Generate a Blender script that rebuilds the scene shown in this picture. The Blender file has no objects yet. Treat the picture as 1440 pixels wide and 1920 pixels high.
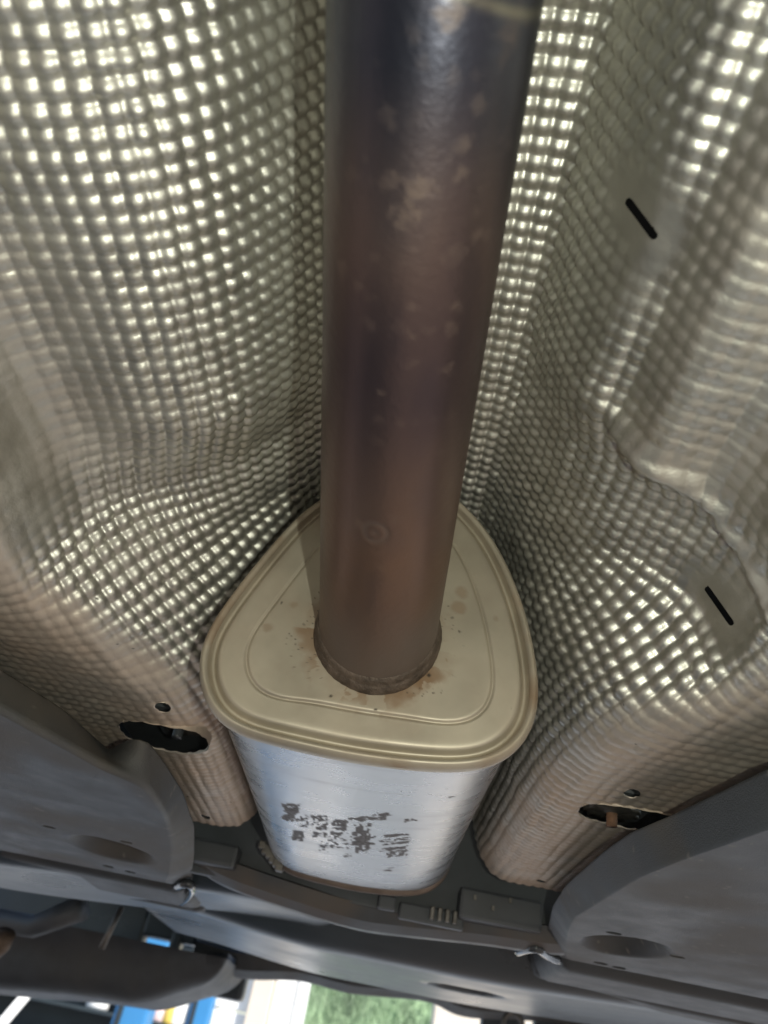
import bpy, math, random
import numpy as np
from mathutils import Matrix, Vector
random.seed(7); rng = np.random.default_rng(7)
scene = bpy.context.scene
COL = scene.collection

# ------------------------------------------------------------------ camera
H = 1.45                                   # the lens is held 1.45 m above the workshop yard, the car stands on a lift
F = 1442.0
def _n(v): return v / np.linalg.norm(v)
AY = _n(np.array([-65, 1040, 1442.0]))     # the car's axes seen in lens axes (x right, y down, z forward)
_s = 0.1625
AX = _n(np.array([1, _s, (65 - 1040 * _s) / 1442]))
AZ = np.cross(AX, AY); AZ = -AZ if AZ[1] > 0 else AZ
ROT = np.stack([AX, AY, AZ])
def ray(px, py): return ROT @ np.array([px - 720, py - 960, F])
def at_y(px, py, y): d = ray(px, py); return d * (y / d[1])      # car coordinates: origin at the lens
def at_z(px, py, z): d = ray(px, py); return d * (z / d[2])

cam = bpy.data.cameras.new('camera')
cam.sensor_fit = 'VERTICAL'; cam.sensor_height = 36; cam.lens = F / 1920 * 36
cam.clip_start = 0.01; cam.clip_end = 400
cam.dof.use_dof = True; cam.dof.focus_distance = 0.43; cam.dof.aperture_fstop = 9.5
co = bpy.data.objects.new('camera', cam); COL.objects.link(co)
m = Matrix.Identity(4)
for i, c in enumerate((ROT[:, 0], -ROT[:, 1], -ROT[:, 2])):
    for r in range(3): m[r][i] = c[r]
m[2][3] = H
co.matrix_world = m
scene.camera = co

# ------------------------------------------------------------------ light
SUN_EL, SUN_ROT = math.radians(52), math.radians(135)
w = bpy.data.worlds.new('World'); scene.world = w; w.use_nodes = True
nt = w.node_tree
sky = nt.nodes.new('ShaderNodeTexSky'); sky.sky_type = 'NISHITA'; sky.sun_disc = False
sky.sun_elevation = SUN_EL; sky.sun_rotation = SUN_ROT
bg = nt.nodes['Background']; bg.inputs[1].default_value = 0.13
nt.links.new(sky.outputs[0], bg.inputs[0])
sun = bpy.data.lights.new('sun', 'SUN'); sun.energy = 5; sun.angle = math.radians(0.5); sun.color = (1, .95, .88)
so = bpy.data.objects.new('sun', sun); COL.objects.link(so)
dirv = Vector((math.sin(SUN_ROT) * math.cos(SUN_EL), math.cos(SUN_ROT) * math.cos(SUN_EL), math.sin(SUN_EL)))
so.rotation_euler = dirv.to_track_quat('Z', 'Y').to_euler()
so.location = (0, 5, 20)
# the phone's own lit torch, beside the lens: its hard shadow of the pipe is in the photograph
tl = bpy.data.lights.new('phone_torch', 'POINT'); tl.energy = 2.1; tl.shadow_soft_size = 0.0025; tl.color = (.96, 1, .85)
to = bpy.data.objects.new('phone_torch', tl); COL.objects.link(to)
to.location = Vector((0, 0, H)) + Vector(ROT @ np.array([.050, .004, 0.0]))

scene.view_settings.view_transform = 'Standard'; scene.view_settings.look = 'None'
scene.view_settings.exposure = 0.66; scene.view_settings.gamma = 1
scene.render.engine = 'CYCLES'
scene.cycles.max_bounces = 8

# ------------------------------------------------------------------ materials
def mat(name, base, rough=.5, metal=0., spots=(), grain=None, bump=None, spec=.5, coat=0., rough_noise=0.):
    """base colour, then attribute driven layers: spots = [(attribute, colour, rough, metal)], grain = (scale, amount, stretch), bump = (scale, strength)"""
    M = bpy.data.materials.new(name); M.use_nodes = True
    N, L = M.node_tree.nodes, M.node_tree.links
    p = N['Principled BSDF']
    tc = N.new('ShaderNodeTexCoord')
    def rgb(c):
        n = N.new('ShaderNodeRGB'); n.outputs[0].default_value = (*c, 1); return n.outputs[0]
    def val(v):
        n = N.new('ShaderNodeValue'); n.outputs[0].default_value = v; return n.outputs[0]
    def mix(f, a, b, t='RGBA', bl='MIX'):
        n = N.new('ShaderNodeMix'); n.data_type = t; n.blend_type = bl
        i = (6, 7, 2) if t == 'RGBA' else (2, 3, 0)
        L.new(f, n.inputs[0]) if not isinstance(f, float) else setattr(n.inputs[0], 'default_value', f)
        L.new(a, n.inputs[i[0]]); L.new(b, n.inputs[i[1]]); return n.outputs[i[2]]
    c, ro, me = rgb(base), val(rough), val(metal)
    if grain:
        sc, am, st = grain
        mp = N.new('ShaderNodeMapping'); L.new(tc.outputs['Object'], mp.inputs[0]); mp.inputs[3].default_value = st
        nz = N.new('ShaderNodeTexNoise'); nz.inputs['Scale'].default_value = sc; nz.inputs['Detail'].default_value = 6
        L.new(mp.outputs[0], nz.inputs[0])
        mr = N.new('ShaderNodeMapRange'); mr.inputs[1].default_value = .3; mr.inputs[2].default_value = .7
        mr.inputs[3].default_value = 1 - am; mr.inputs[4].default_value = 1 + am
        L.new(nz.outputs[0], mr.inputs[0])
        vm = N.new('ShaderNodeVectorMath'); vm.operation = 'SCALE'; L.new(c, vm.inputs[0]); L.new(mr.outputs[0], vm.inputs['Scale'])
        c = vm.outputs[0]
        if rough_noise:
            mr2 = N.new('ShaderNodeMapRange'); mr2.inputs[1].default_value = .3; mr2.inputs[2].default_value = .7
            mr2.inputs[3].default_value = rough - rough_noise; mr2.inputs[4].default_value = rough + rough_noise
            L.new(nz.outputs[0], mr2.inputs[0]); ro = mr2.outputs[0]
    for (an, sc_, sr, sm) in spots:
        a = N.new('ShaderNodeAttribute'); a.attribute_name = an
        f = a.outputs['Fac']
        c = mix(f, c, rgb(sc_)); ro = mix(f, ro, val(sr), 'FLOAT'); me = mix(f, me, val(sm), 'FLOAT')
    L.new(c, p.inputs['Base Color']); L.new(ro, p.inputs['Roughness']); L.new(me, p.inputs['Metallic'])
    p.inputs['Specular IOR Level'].default_value = spec
    if coat: p.inputs['Coat Weight'].default_value = coat
    if bump:
        nz = N.new('ShaderNodeTexNoise'); nz.inputs['Scale'].default_value = bump[0]; nz.inputs['Detail'].default_value = 5
        L.new(tc.outputs['Object'], nz.inputs[0])
        b = N.new('ShaderNodeBump'); b.inputs['Strength'].default_value = bump[1]; b.inputs['Distance'].default_value = .002
        L.new(nz.outputs[0], b.inputs['Height']); L.new(b.outputs[0], p.inputs['Normal'])
    return M

M_SHIELD = mat('embossed_aluminium', (.54, .53, .475), .46, .90, [('dirt', (.50, .405, .32), .55, .5), ('speck', (.02, .018, .015), .8, 0)],
               grain=(60, .10, (1, 1, 1)), rough_noise=.06, bump=(420, .12))
M_PIPE = mat('heat_tinted_steel', (.165, .112, .088), .42, .72,
             [('bronze', (.20, .118, .078), .42, .7), ('purple', (.100, .070, .072), .38, .85), ('blue', (.058, .060, .080), .34, .88), ('straw', (.40, .36, .25), .35, .8),
              ('ash', (.15, .122, .105), .6, .45), ('rust', (.165, .112, .075), .75, .15)], grain=(22, .16, (1, .12, 1)), rough_noise=.07, bump=(300, .1))
M_CAP = mat('tanned_muffler_end', (.47, .42, .335), .50, .64, [('rust', (.20, .115, .055), .8, .1), ('speck', (.03, .02, .012), .8, 0)],
            grain=(26, .13, (1, 1, 1)), rough_noise=.08, bump=(60, .05))
M_BODY = mat('aluminised_shell', (.40, .395, .39), .28, .9, [('smudge', (.30, .28, .28), .5, .5), ('mark', (.055, .042, .036), .7, .1), ('speck', (.05, .04, .035), .8, 0)],
             grain=(30, .05, (.8, 1.6, 1)), rough_noise=.04)
M_WELD = mat('weld_bead_steel', (.12, .092, .072), .6, .55, grain=(110, .45, (1, 1, 1)), bump=(500, .5))
M_PLASTIC = mat('dusty_black_plastic', (.040, .044, .048), .52, 0, [('dirt', (.085, .074, .060), .75, 0), ('speck', (.22, .20, .17), .8, 0)], grain=(40, .22, (1, 1, 1)), rough_noise=.08, bump=(1300, .3))
M_TANK = mat('satin_black_plastic', (.036, .047, .056), .33, 0, grain=(9, .2, (1, 1, 1)), rough_noise=.08, bump=(300, .06))
M_FLOOR = mat('underseal_floor', (.018, .019, .020), .7, 0, grain=(20, .2, (1, 1, 1)))
M_BEAM = mat('painted_beam', (.062, .067, .072), .5, .1, [('dirt', (.13, .095, .065), .8, 0)], grain=(25, .2, (1, 1, 1)), rough_noise=.1)
M_RUST = mat('rusty_steel', (.20, .11, .065), .8, .3, grain=(200, .35, (1, 1, 1)), bump=(600, .4))
M_REAR = mat('browned_rim_steel', (.20, .16, .13), .5, .7, grain=(60, .2, (1, 1, 1)))
M_BUSH = mat('perished_bush', (.11, .075, .05), .7, .2, grain=(120, .3, (1, 1, 1)))
M_ZINC = mat('dull_zinc', (.16, .15, .135), .5, .8, grain=(120, .25, (1, 1, 1)))

# ------------------------------------------------------------------ mesh helpers
def link(name, me, M, parent=None):
    o = bpy.data.objects.new(name, me); COL.objects.link(o)
    if M and not me.materials: me.materials.append(M)
    if parent: o.parent = parent
    return o
def raw(name, V, Fq, M, parent=None, attrs=None, smooth=True):
    """V (n,3) in car coordinates, Fq list/array of faces"""
    V = np.asarray(V, float) + (0, 0, H)
    me = bpy.data.meshes.new(name)
    if isinstance(Fq, np.ndarray):
        k = Fq.shape[1]
        me.vertices.add(len(V)); me.vertices.foreach_set('co', V.astype(np.float32).ravel())
        me.loops.add(Fq.size); me.loops.foreach_set('vertex_index', Fq.astype(np.int32).ravel())
        me.polygons.add(len(Fq)); me.polygons.foreach_set('loop_start', np.arange(0, Fq.size, k, dtype=np.int32))
        me.update(calc_edges=True)
    else:
        me.from_pydata([tuple(v) for v in V], [], [tuple(f) for f in Fq])
    if smooth: me.polygons.foreach_set('use_smooth', np.ones(len(me.polygons), bool))
    for k, a in (attrs or {}).items():
        at = me.attributes.new(k, 'FLOAT', 'POINT'); at.data.foreach_set('value', np.clip(a, 0, 1).astype(np.float32).ravel())
    me.validate(); me.update()
    return link(name, me, M, parent)
def grid_faces(nr, nc, wrap=False, flip=False):
    i = np.arange(nr - 1)[:, None]; j = np.arange(nc if wrap else nc - 1)[None, :]
    a = i * nc + j; b = i * nc + (j + 1) % nc
    f = np.stack([a, b, b + nc, a + nc], -1).reshape(-1, 4)
    return f[:, ::-1].copy() if flip else f
def root(name, label, cat, loc=(0, 0, 0), group=None):
    o = bpy.data.objects.new(name, None); COL.objects.link(o)
    o.empty_display_size = .05
    o['label'] = label; o['category'] = cat
    if group: o['group'] = group
    return o
def tag(o, label, cat, group=None):
    o['label'] = label; o['category'] = cat
    if group: o['group'] = group
    return o
def sstep(a, b, x):
    t = np.clip((np.asarray(x, float) - a) / (b - a), 0, 1); return t * t * (3 - 2 * t)
def vnoise(P, scale, seed=0, octs=4):
    """smooth value noise on points (n,d)"""
    P = np.asarray(P, float) * scale; out = np.zeros(len(P)); amp = 1; tot = 0
    for o in range(octs):
        r = np.random.default_rng(seed * 31 + o); tab = r.random(4096)
        I = np.floor(P).astype(np.int64); f = P - I; f = f * f * (3 - 2 * f); acc = np.zeros(len(P)); d = P.shape[1]
        pr = (73856093, 19349663, 83492791)
        for c in range(2 ** d):
            h = np.zeros(len(P), np.int64); wgt = np.ones(len(P))
            for k in range(d):
                b = (c >> k) & 1
                h ^= (I[:, k] + b) * pr[k]; wgt = wgt * (f[:, k] if b else 1 - f[:, k])
            acc += tab[h & 4095] * wgt
        out += acc * amp; tot += amp; amp *= .5; P = P * 2.03
    return out / tot
def box(name, lo, hi, M, parent=None, bev=.004, seg=2):
    import bmesh
    bm = bmesh.new(); bmesh.ops.create_cube(bm, size=1)
    lo, hi = np.array(lo, float), np.array(hi, float)
    for v in bm.verts: v.co = [(lo[k] + hi[k]) / 2 + v.co[k] * (hi[k] - lo[k]) + (H if k == 2 else 0) for k in range(3)]
    if bev: bmesh.ops.bevel(bm, geom=bm.edges[:], offset=bev, segments=seg, affect='EDGES', profile=.6)
    me = bpy.data.meshes.new(name); bm.to_mesh(me); bm.free()
    me.polygons.foreach_set('use_smooth', np.zeros(len(me.polygons), bool))
    return link(name, me, M, parent)
def tube(name, pts, rad, M, parent=None, n=20, attrs_fn=None, caps=True):
    pts = np.asarray(pts, float); rad = np.broadcast_to(np.asarray(rad, float), (len(pts),))
    T = np.gradient(pts, axis=0); T /= np.linalg.norm(T, axis=1)[:, None]
    up = np.array([0, 0, 1.]) if abs(T[0][2]) < .9 else np.array([1., 0, 0])
    V = []
    for p, t, r in zip(pts, T, rad):
        a = np.cross(up, t); a /= np.linalg.norm(a); b = np.cross(t, a)
        th = np.arange(n) / n * 2 * np.pi
        V.append(p + r * (np.cos(th)[:, None] * a + np.sin(th)[:, None] * b))
    V = np.concatenate(V); nr = len(pts)
    fs = [tuple(f) for f in grid_faces(nr, n, True)]
    if caps: fs += [tuple(range(n))[::-1], tuple(range((nr - 1) * n, nr * n))]
    return raw(name, V, fs if caps else grid_faces(nr, n, True), M, parent, attrs_fn(V) if attrs_fn else None)
def poly_spline(P, n, closed=False):
    """arc-length even resampling of a Catmull-Rom curve"""
    P = np.asarray(P, float)
    Q = np.vstack([P[-1], P, P[0], P[1]]) if closed else np.vstack([2 * P[0] - P[1], P, 2 * P[-1] - P[-2]])
    out = []
    for i in range(len(Q) - 3):
        t = np.linspace(0, 1, 24, endpoint=False)[:, None]; a, b, c, d = Q[i:i + 4]
        out.append(.5 * (2 * b + (c - a) * t + (2 * a - 5 * b + 4 * c - d) * t ** 2 + (3 * b - a - 3 * c + d) * t ** 3))
    C = np.concatenate(out + [Q[-2][None]])
    s = np.r_[0, np.cumsum(np.linalg.norm(np.diff(C, axis=0), axis=1))]
    u = np.linspace(0, s[-1], n, endpoint=not closed)
    return np.stack([np.interp(u, s, C[:, k]) for k in range(C.shape[1])], 1)

# ------------------------------------------------------------------ heat shield: a pressed tunnel, lofted from cross-sections of (distance from the tunnel's middle, height)
XC = -.02
PITCH = .0082
top = [(0, .332), (.046, .331)]
LA = top + [(.054, .327), (.058, .316), (.0635, .302), (.070, .285), (.08, .267), (.092, .252), (.105, .241), (.125, .2345), (.14, .2315), (.157, .2285), (.170, .220), (.178, .208), (.185, .19), (.191, .174), (.20, .166), (.23, .161), (.6, .158)]
LB0 = top + [(.055, .327), (.066, .304), (.076, .287), (.088, .268), (.10, .256), (.115, .247), (.13, .240), (.145, .235), (.158, .2275), (.169, .217), (.176, .203), (.182, .188), (.188, .172), (.20, .164), (.23, .159), (.6, .156)]
LB = top + [(.056, .326), (.0716, .304), (.086, .283), (.098, .268), (.111, .257), (.123, .2495), (.137, .243), (.15, .235), (.158, .227), (.169, .214), (.1725, .206), (.178, .194), (.182, .182), (.187, .168), (.20, .161), (.23, .157), (.6, .155)]
LC = top + [(.056, .325), (.07, .305), (.085, .285), (.10, .262), (.115, .238), (.132, .214), (.148, .19), (.162, .169), (.18, .162), (.21, .158), (.6, .155)]
LD = [(0, .332), (.05, .330), (.06, .318), (.07, .30), (.085, .265), (.10, .228), (.116, .202), (.135, .18), (.153, .164), (.17, .160), (.6, .155)]
LE = [(0, .332), (.05, .329), (.06, .315), (.072, .29), (.085, .25), (.097, .21), (.108, .18), (.122, .163), (.14, .158), (.6, .155)]
LF = [(0, .332), (.05, .328), (.062, .308), (.075, .27), (.09, .22), (.098, .185), (.105, .167), (.115, .158), (.13, .155), (.6, .153)]
RA = top + [(.054, .3285), (.058, .318), (.067, .292), (.073, .278), (.08, .266), (.086, .2635), (.0925, .2615), (.0965, .257), (.1035, .2435), (.108, .2385), (.116, .2365), (.134, .2345), (.144, .227), (.152, .215), (.160, .198), (.170, .180), (.185, .168), (.22, .163), (.6, .16)]
RB0 = top + [(.056, .326), (.068, .303), (.08, .284), (.093, .268), (.108, .257), (.125, .247), (.140, .2395), (.152, .229), (.162, .215), (.170, .20), (.178, .185), (.19, .172), (.22, .165), (.6, .16)]
RB = top + [(.056, .325), (.07, .304), (.084, .283), (.096, .268), (.109, .256), (.122, .247), (.136, .238), (.148, .23), (.156, .222), (.162, .212), (.166, .2), (.17, .187), (.175, .174), (.188, .166), (.22, .161), (.6, .158)]
RC = top + [(.056, .325), (.07, .303), (.083, .283), (.096, .258), (.108, .234), (.120, .208), (.132, .182), (.142, .169), (.16, .164), (.6, .158)]
RD = [(0, .332), (.05, .330), (.06, .318), (.07, .30), (.083, .265), (.095, .228), (.107, .2), (.118, .178), (.13, .164), (.15, .161), (.6, .156)]
RE = [(0, .332), (.05, .329), (.06, .315), (.072, .29), (.085, .25), (.097, .212), (.106, .185), (.115, .168), (.13, .160), (.6, .155)]
RF = [(0, .332), (.05, .328), (.062, .308), (.078, .268), (.093, .22), (.101, .19), (.107, .172), (.116, .160), (.13, .156), (.6, .153)]
ST_L = [(-.12, LA), (.0, LA), (.10, LA), (.20, LA), (.28, LA), (.318, LB0), (.345, LB), (.392, LC), (.42, LD), (.46, LE), (.52, LF), (.62, LF), (.80, LF)]
ST_R = [(-.12, RA), (.0, RA), (.10, RA), (.18, RA), (.255, RA), (.295, RB0), (.335, RB), (.385, RC), (.42, RD), (.46, RE), (.52, RF), (.62, RF), (.80, RF)]
SPP = 8                                        # samples per embossing pitch
ARC = .44; Y0, Y1 = -.03, .738
nu = int(ARC / PITCH * SPP); nv = int((Y1 - Y0) / PITCH * SPP)
Yv = np.linspace(Y0, Y1, nv); Su = np.linspace(0, ARC, nu)
def resample(P):
    P = np.array(P); s = np.r_[0, np.cumsum(np.linalg.norm(np.diff(P, axis=0), axis=1))]
    f = np.linspace(0, ARC + .03, 1600); h = np.interp(f, s, P[:, 0]); z = np.interp(f, s, P[:, 1])
    g = np.exp(-.5 * (np.arange(-40, 41) * (f[1]) / .0022) ** 2); g /= g.sum()
    hp = np.convolve(np.r_[-h[40:0:-1], h, h[-1] + np.arange(1, 41) * (h[-1] - h[-2])], g, 'valid')
    zp = np.convolve(np.r_[z[40:0:-1], z, np.full(40, z[-1])], g, 'valid')
    return np.interp(Su, f, hp), np.interp(Su, f, zp)
def loft(ST):
    ys = np.array([s[0] for s in ST]); R = [resample(s[1]) for s in ST]
    Hh = np.array([r[0] for r in R]); Zz = np.array([r[1] for r in R])
    def pch(A):                                # monotone cubic in y for every column
        d = np.diff(A, axis=0) / np.diff(ys)[:, None]; mm = np.zeros_like(A)
        mm[1:-1] = np.where(d[:-1] * d[1:] > 0, 2 * d[:-1] * d[1:] / (d[:-1] + d[1:] + 1e-12), 0)
        k = np.clip(np.searchsorted(ys, Yv) - 1, 0, len(ys) - 2); hh = np.diff(ys)[k][:, None]; t = ((Yv - ys[k])[:, None]) / hh
        return ((1 + 2 * t) * (1 - t) ** 2) * A[k] + t * (1 - t) ** 2 * hh * mm[k] + t * t * (3 - 2 * t) * A[k + 1] + t * t * (t - 1) * hh * mm[k + 1]
    return pch(Hh), pch(Zz)
hL, zL = loft(ST_L); hR, zR = loft(ST_R)
X = np.concatenate([XC - hL[:, :0:-1], XC + hR], 1); Z = np.concatenate([zL[:, :0:-1], zR], 1)
S = np.concatenate([-Su[:0:-1], Su])[None, :] + 0 * X
YY = Yv[:, None] + 0 * X
HH = np.abs(X - XC); RIGHT = S > 0
# how deep the embossing still is: flattened where the sheet was drawn hard
flange = 1 - sstep(.164, .186, Z)
amp = 1 - (.76 - .26 * sstep(.44, .50, YY)) * flange
shelfL = (~RIGHT) * sstep(.118, .150, HH) * (1 - sstep(.29, .335, YY)) * sstep(.06, .26, YY); sideL = (~RIGHT) * sstep(.158, .178, HH) * (1 - sstep(.325, .352, YY))
amp = amp * (1 - .6 * shelfL) * (1 - .8 * sideL)
floorR = RIGHT * sstep(.090, .104, HH) * (1 - sstep(.255, .285, YY)); sideR = RIGHT * sstep(.150, .166, HH) * sstep(.26, .29, YY) * (1 - sstep(.325, .352, YY)) * sstep(.19, .2, Z)
slotR = RIGHT * np.exp(-(((YY - .175) / .045) ** 2 + ((HH - .082) / .012) ** 2))
lipR = RIGHT * np.exp(-((YY - (.257 + .25 * np.clip(HH - .0865, 0, 1) + .42 * np.clip(HH - .14, 0, 1))) / .0052) ** 2) * sstep(.080, .100, HH)
amp = amp * (1 - .62 * floorR) * (1 - .85 * sideR) * (1 - .85 * np.clip(slotR, 0, 1)) * (1 - .5 * lipR)
SLOTS = []
B_ = np.stack([X, YY, Z], -1).reshape(-1, 3); C_ = B_ @ ROT
uv = np.column_stack([720 + F * C_[:, 0] / np.maximum(C_[:, 2], .05), 960 + F * C_[:, 1] / np.maximum(C_[:, 2], .05)])
for q0, q1 in (((1178, 378), (1225, 443)), ((1326, 1106), (1370, 1168))):
    a, b = [B_[np.argmin(((uv - q) ** 2).sum(1))] for q in (q0, q1)]
    d = b - a; t = np.clip((B_ - a) @ d / (d @ d), 0, 1)
    SLOTS.append((a, d)); near = np.linalg.norm(B_ - a - t[:, None] * d, axis=1).reshape(X.shape)
    amp = amp * (1 - np.exp(-(near / .016) ** 4)); print('SLOT', a, b)
ribs = np.maximum(.3 * shelfL * (1 - sideL), .25 * floorR) + .35 * flange * (1 - sstep(.40, .47, YY)) * .5
fl = np.stack([X.ravel(), YY.ravel(), Z.ravel()], 1)
wu = vnoise(fl, 28, 3, 2).reshape(X.shape) - .5; wv = vnoise(fl, 28, 4, 2).reshape(X.shape) - .5
U = S / PITCH + .25 * wu; V_ = YY / (PITCH * .985) + .25 * wv
bb = lambda x: np.sqrt(np.sin(np.pi * x) ** 2 + .012)
emb = .44 * (bb(U) - .09 * np.exp(-((np.mod(U, 1) - .5) / .17) ** 2)) + .56 * bb(V_)
cell = (vnoise(np.stack([np.floor(U).ravel() * 1.37 + .3, np.floor(V_).ravel() * 1.71 + .7], 1), 1, 9, 1).reshape(X.shape) - .5)
cr = vnoise(fl * (1, 1, 1), 150, 5, 3).reshape(X.shape) - .5
cr2 = vnoise(np.stack([(X * 40 + wu * 2).ravel(), (YY * 330 + wv * 3 + wu * 5).ravel()], 1), 1, 6, 2).reshape(X.shape) - .5
hgt = .0038 * amp * emb * (1 + .42 * cell) * (.82 + .5 * (wu + .5) * (wv + .5) * 1.6) + .0007 * ribs * bb(V_) + (.00042 * cr + .0008 * cr2) * np.clip(flange * .55 + sideL * .25 + floorR * .45 + shelfL * .3 + lipR * .35 + sideR * .2, 0, 1) + .00015 * cr + .0062 * lipR * (1 + .15 * cr)
P = np.stack([X, YY, Z], -1)
Nn = np.cross(np.gradient(P, axis=1), np.gradient(P, axis=0)); Nn /= np.linalg.norm(Nn, axis=-1, keepdims=True) + 1e-12
Nn *= np.where(Nn[..., 2:3] > 0, -1, 1)        # towards the open underside
P = P + Nn * hgt[..., None]
nr, nc = X.shape
PV = P.reshape(-1, 3)
dirt = (1.0 + .25 * sstep(.44, .5, YY)) * flange * (.5 + .9 * (vnoise(fl, 40, 11, 4) - .25).reshape(X.shape)) + .55 * np.clip(floorR + .8 * shelfL, 0, 1) * (vnoise(fl, 30, 12, 4) - .25).reshape(X.shape) \
     + .35 * (vnoise(fl, 18, 13, 4).reshape(X.shape) - .45)
speck = (vnoise(fl, 420, 21, 1) > .965).reshape(X.shape) * .8 * sstep(.35, .38, YY)
faces = grid_faces(nr, nc, flip=False)
keep = np.ones(len(PV), bool)
def cut(rfun, snap=True):
    """remove the inside of a shape; rfun(X,Y)->normalised radius; the rim is drawn onto the outline"""
    global keep
    r, cx, cy = rfun(PV[:, 0], PV[:, 1], PV[:, 2])
    keep &= r > .62
    k = (r > .62) & (r < 1)
    if snap:
        PV[k, 0] = cx + (PV[k, 0] - cx) / r[k]; PV[k, 1] = cy + (PV[k, 1] - cy) / r[k]
def ell(cx, cy, rx, ry, zmin=0, zmax=.2):
    return lambda x, y, z: (np.where((z > zmin) & (z < zmax), np.sqrt(((x - cx) / rx) ** 2 + ((y - cy) / ry) ** 2), 9), cx, cy)
cut(ell(-.1506, .466, .0048, .0062)); cut(ell(.140, .465, .0048, .0062))
cut(ell(-.160, .712, .0042, .0050)); cut(ell(.1365, .716, .0042, .0050))
def rrect(cx, cy, rx, ry, p=5):
    return lambda x, y, z: (np.where(z < .17, (np.abs((x - cx) / rx) ** p + np.abs((y - cy) / ry) ** p) ** (1 / p), 9), cx, cy)
cut(rrect(-.158, .513, .030, .025, 2.6)); cut(rrect(.160, .502, .042, .018, 3))
def slot(a, d, wid):                           # a long punched slot in the sheet
    global keep
    t = np.clip((PV - a) @ d / (d @ d), 0, 1); foot = a + t[:, None] * d
    off = PV - foot; nn = (a + d / 2) / np.linalg.norm(a + d / 2); off -= (off @ nn)[:, None] * nn; off -= 0
    dh = d - (d @ nn) * nn; L_ = np.linalg.norm(dh); dh /= L_; rel = PV - a; rel -= (rel @ nn)[:, None] * nn; tl_ = np.clip(rel @ dh, 0, L_); off = rel - tl_[:, None] * dh
    r = np.linalg.norm(off, axis=1) / wid; near = np.linalg.norm(PV - foot, axis=1) < .02
    keep &= ~((r < .5) & near); k = (r >= .5) & (r < 1) & near
    PV[k] += off[k] * (1 / r[k] - 1)[:, None]
for a, d in SLOTS: slot(a, d, .0014)
f0 = faces[keep[faces].all(1)]
shield = raw('heat_shield', PV, f0, M_SHIELD, None, dict(dirt=dirt, speck=speck))
tag(shield, 'dimpled silver aluminium heat shield pressed into a tunnel over the exhaust', 'heat shield')

# ------------------------------------------------------------------ exhaust: pipe and silencer box welded together
exh = root('exhaust_silencer', 'brown heat tinted exhaust pipe welded into a triangular silver silencer', 'exhaust')
YP, YR = .384, .768
out_px = [(430, 1367), (560, 1402), (700, 1429), (880, 1442), (970, 1412), (1015, 1320), (990, 1150), (930, 1010), (860, 930)]
O = [at_y(*p, YP)[[0, 2]] for p in out_px] + [np.array((-.006, .305)), np.array((-.026, .308)), np.array((-.050, .302))] + \
    [at_y(*p, YP)[[0, 2]] for p in [(590, 936), (560, 960), (480, 1050), (390, 1170), (366, 1240), (385, 1328)]]
NO = 420
O = poly_spline(O, NO, True)
g = np.exp(-.5 * (np.arange(-30, 31) / 9.) ** 2); g /= g.sum()
O = np.stack([np.convolve(np.r_[O[-30:, k], O[:, k], O[:30, k]], g, 'valid') for k in (0, 1)], 1)
cen = np.array([-.0235, .190])
To = np.roll(O, -1, 0) - np.roll(O, 1, 0); To /= np.linalg.norm(To, axis=1)[:, None]
No = np.stack([To[:, 1], -To[:, 0]], 1)
rho = np.abs(((O - cen) * No).sum(1))
rho = np.convolve(np.r_[rho[-12:], rho, rho[:12]], np.ones(25) / 25, 'valid')
def ring(d, y): return np.column_stack([(cen + (O - cen) * (1 - np.asarray(d) / rho)[:, None])[:, 0], np.full(NO, y), (cen + (O - cen) * (1 - np.asarray(d) / rho)[:, None])[:, 1]])
prof = poly_spline(np.array([(.0055, .0150), (.0040, .0125), (.0012, .0105), (.0, .0065), (.0004, .0025), (.0024, -.0002), (.0046, .0006), (.0056, .0030), (.0066, .0048), (.0080, .0048), (.0092, .0030), (.0104, .0015), (.0124, .0008), (.0180, .0008), (.0222, .0008), (.0236, .0008), (.0244, .0012), (.0250, .0016), (.0257, .0012), (.0264, .0004), (.0275, .0001), (.0310, .0001), (.0345, .0001)]), 130)
rings = [ring(d, YP + y) for d, y in prof]
last = rings[-1]; cpt = np.array([cen[0], YP + .0001, cen[1]])
for t in np.linspace(0, 1, 60)[1:-1]: rings.append(last * (1 - t) + cpt * t)
CV = np.concatenate(rings)
def spots(P3, centres, soft=.35, seed=1, rag=1.5, fq=160):
    a = np.zeros(len(P3)); nz = vnoise(P3, fq, seed, 4)
    for (c, r, s) in centres:
        d = np.linalg.norm(P3 - c, axis=1) / r
        a = np.maximum(a, s * (1 - sstep(.35, 1.15, d + (nz - .5) * rag)))
    return a
pc = np.array([-.0228, YP, .193])
dpl = np.hypot(CV[:, 0] - pc[0], CV[:, 2] - pc[2])
ang = np.arctan2(CV[:, 2] - pc[2], CV[:, 0] - pc[0])
halo = (1 - sstep(.036, .048, dpl + .016 * (vnoise(CV, 150, 33, 3) - .5))) * (.4 + .6 * (vnoise(CV, 120, 34, 3) > .47)) * np.where(np.sin(ang) < -.1, 1, .35)
sp = [(at_y(x, y, YP), r * .00028, s) for x, y, r, s in [(548, 1134, 14, .55), (502, 1175, 16, .5), (585, 1140, 12, .4), (860, 1140, 20, .6), (866, 1112, 16, .55), (931, 1160, 9, .4), (790, 1272, 14, .75), (800, 1285, 9, .6), (760, 1290, 18, .6), (684, 1310, 12, .5), (1005, 0, 1, 0)]]
rimr = (np.arange(len(CV)) // NO); rimr = ((rimr > 28) & (rimr < 52)) * np.clip((vnoise(CV, 45, 38, 4) - .45) * 4, 0, 1) * .55
rust = np.maximum(np.maximum(.75 * halo, rimr) + .34 * np.clip((vnoise(CV, 30, 37, 5) - .47) * 3.4, 0, 1), spots(CV, sp, seed=35))
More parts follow.
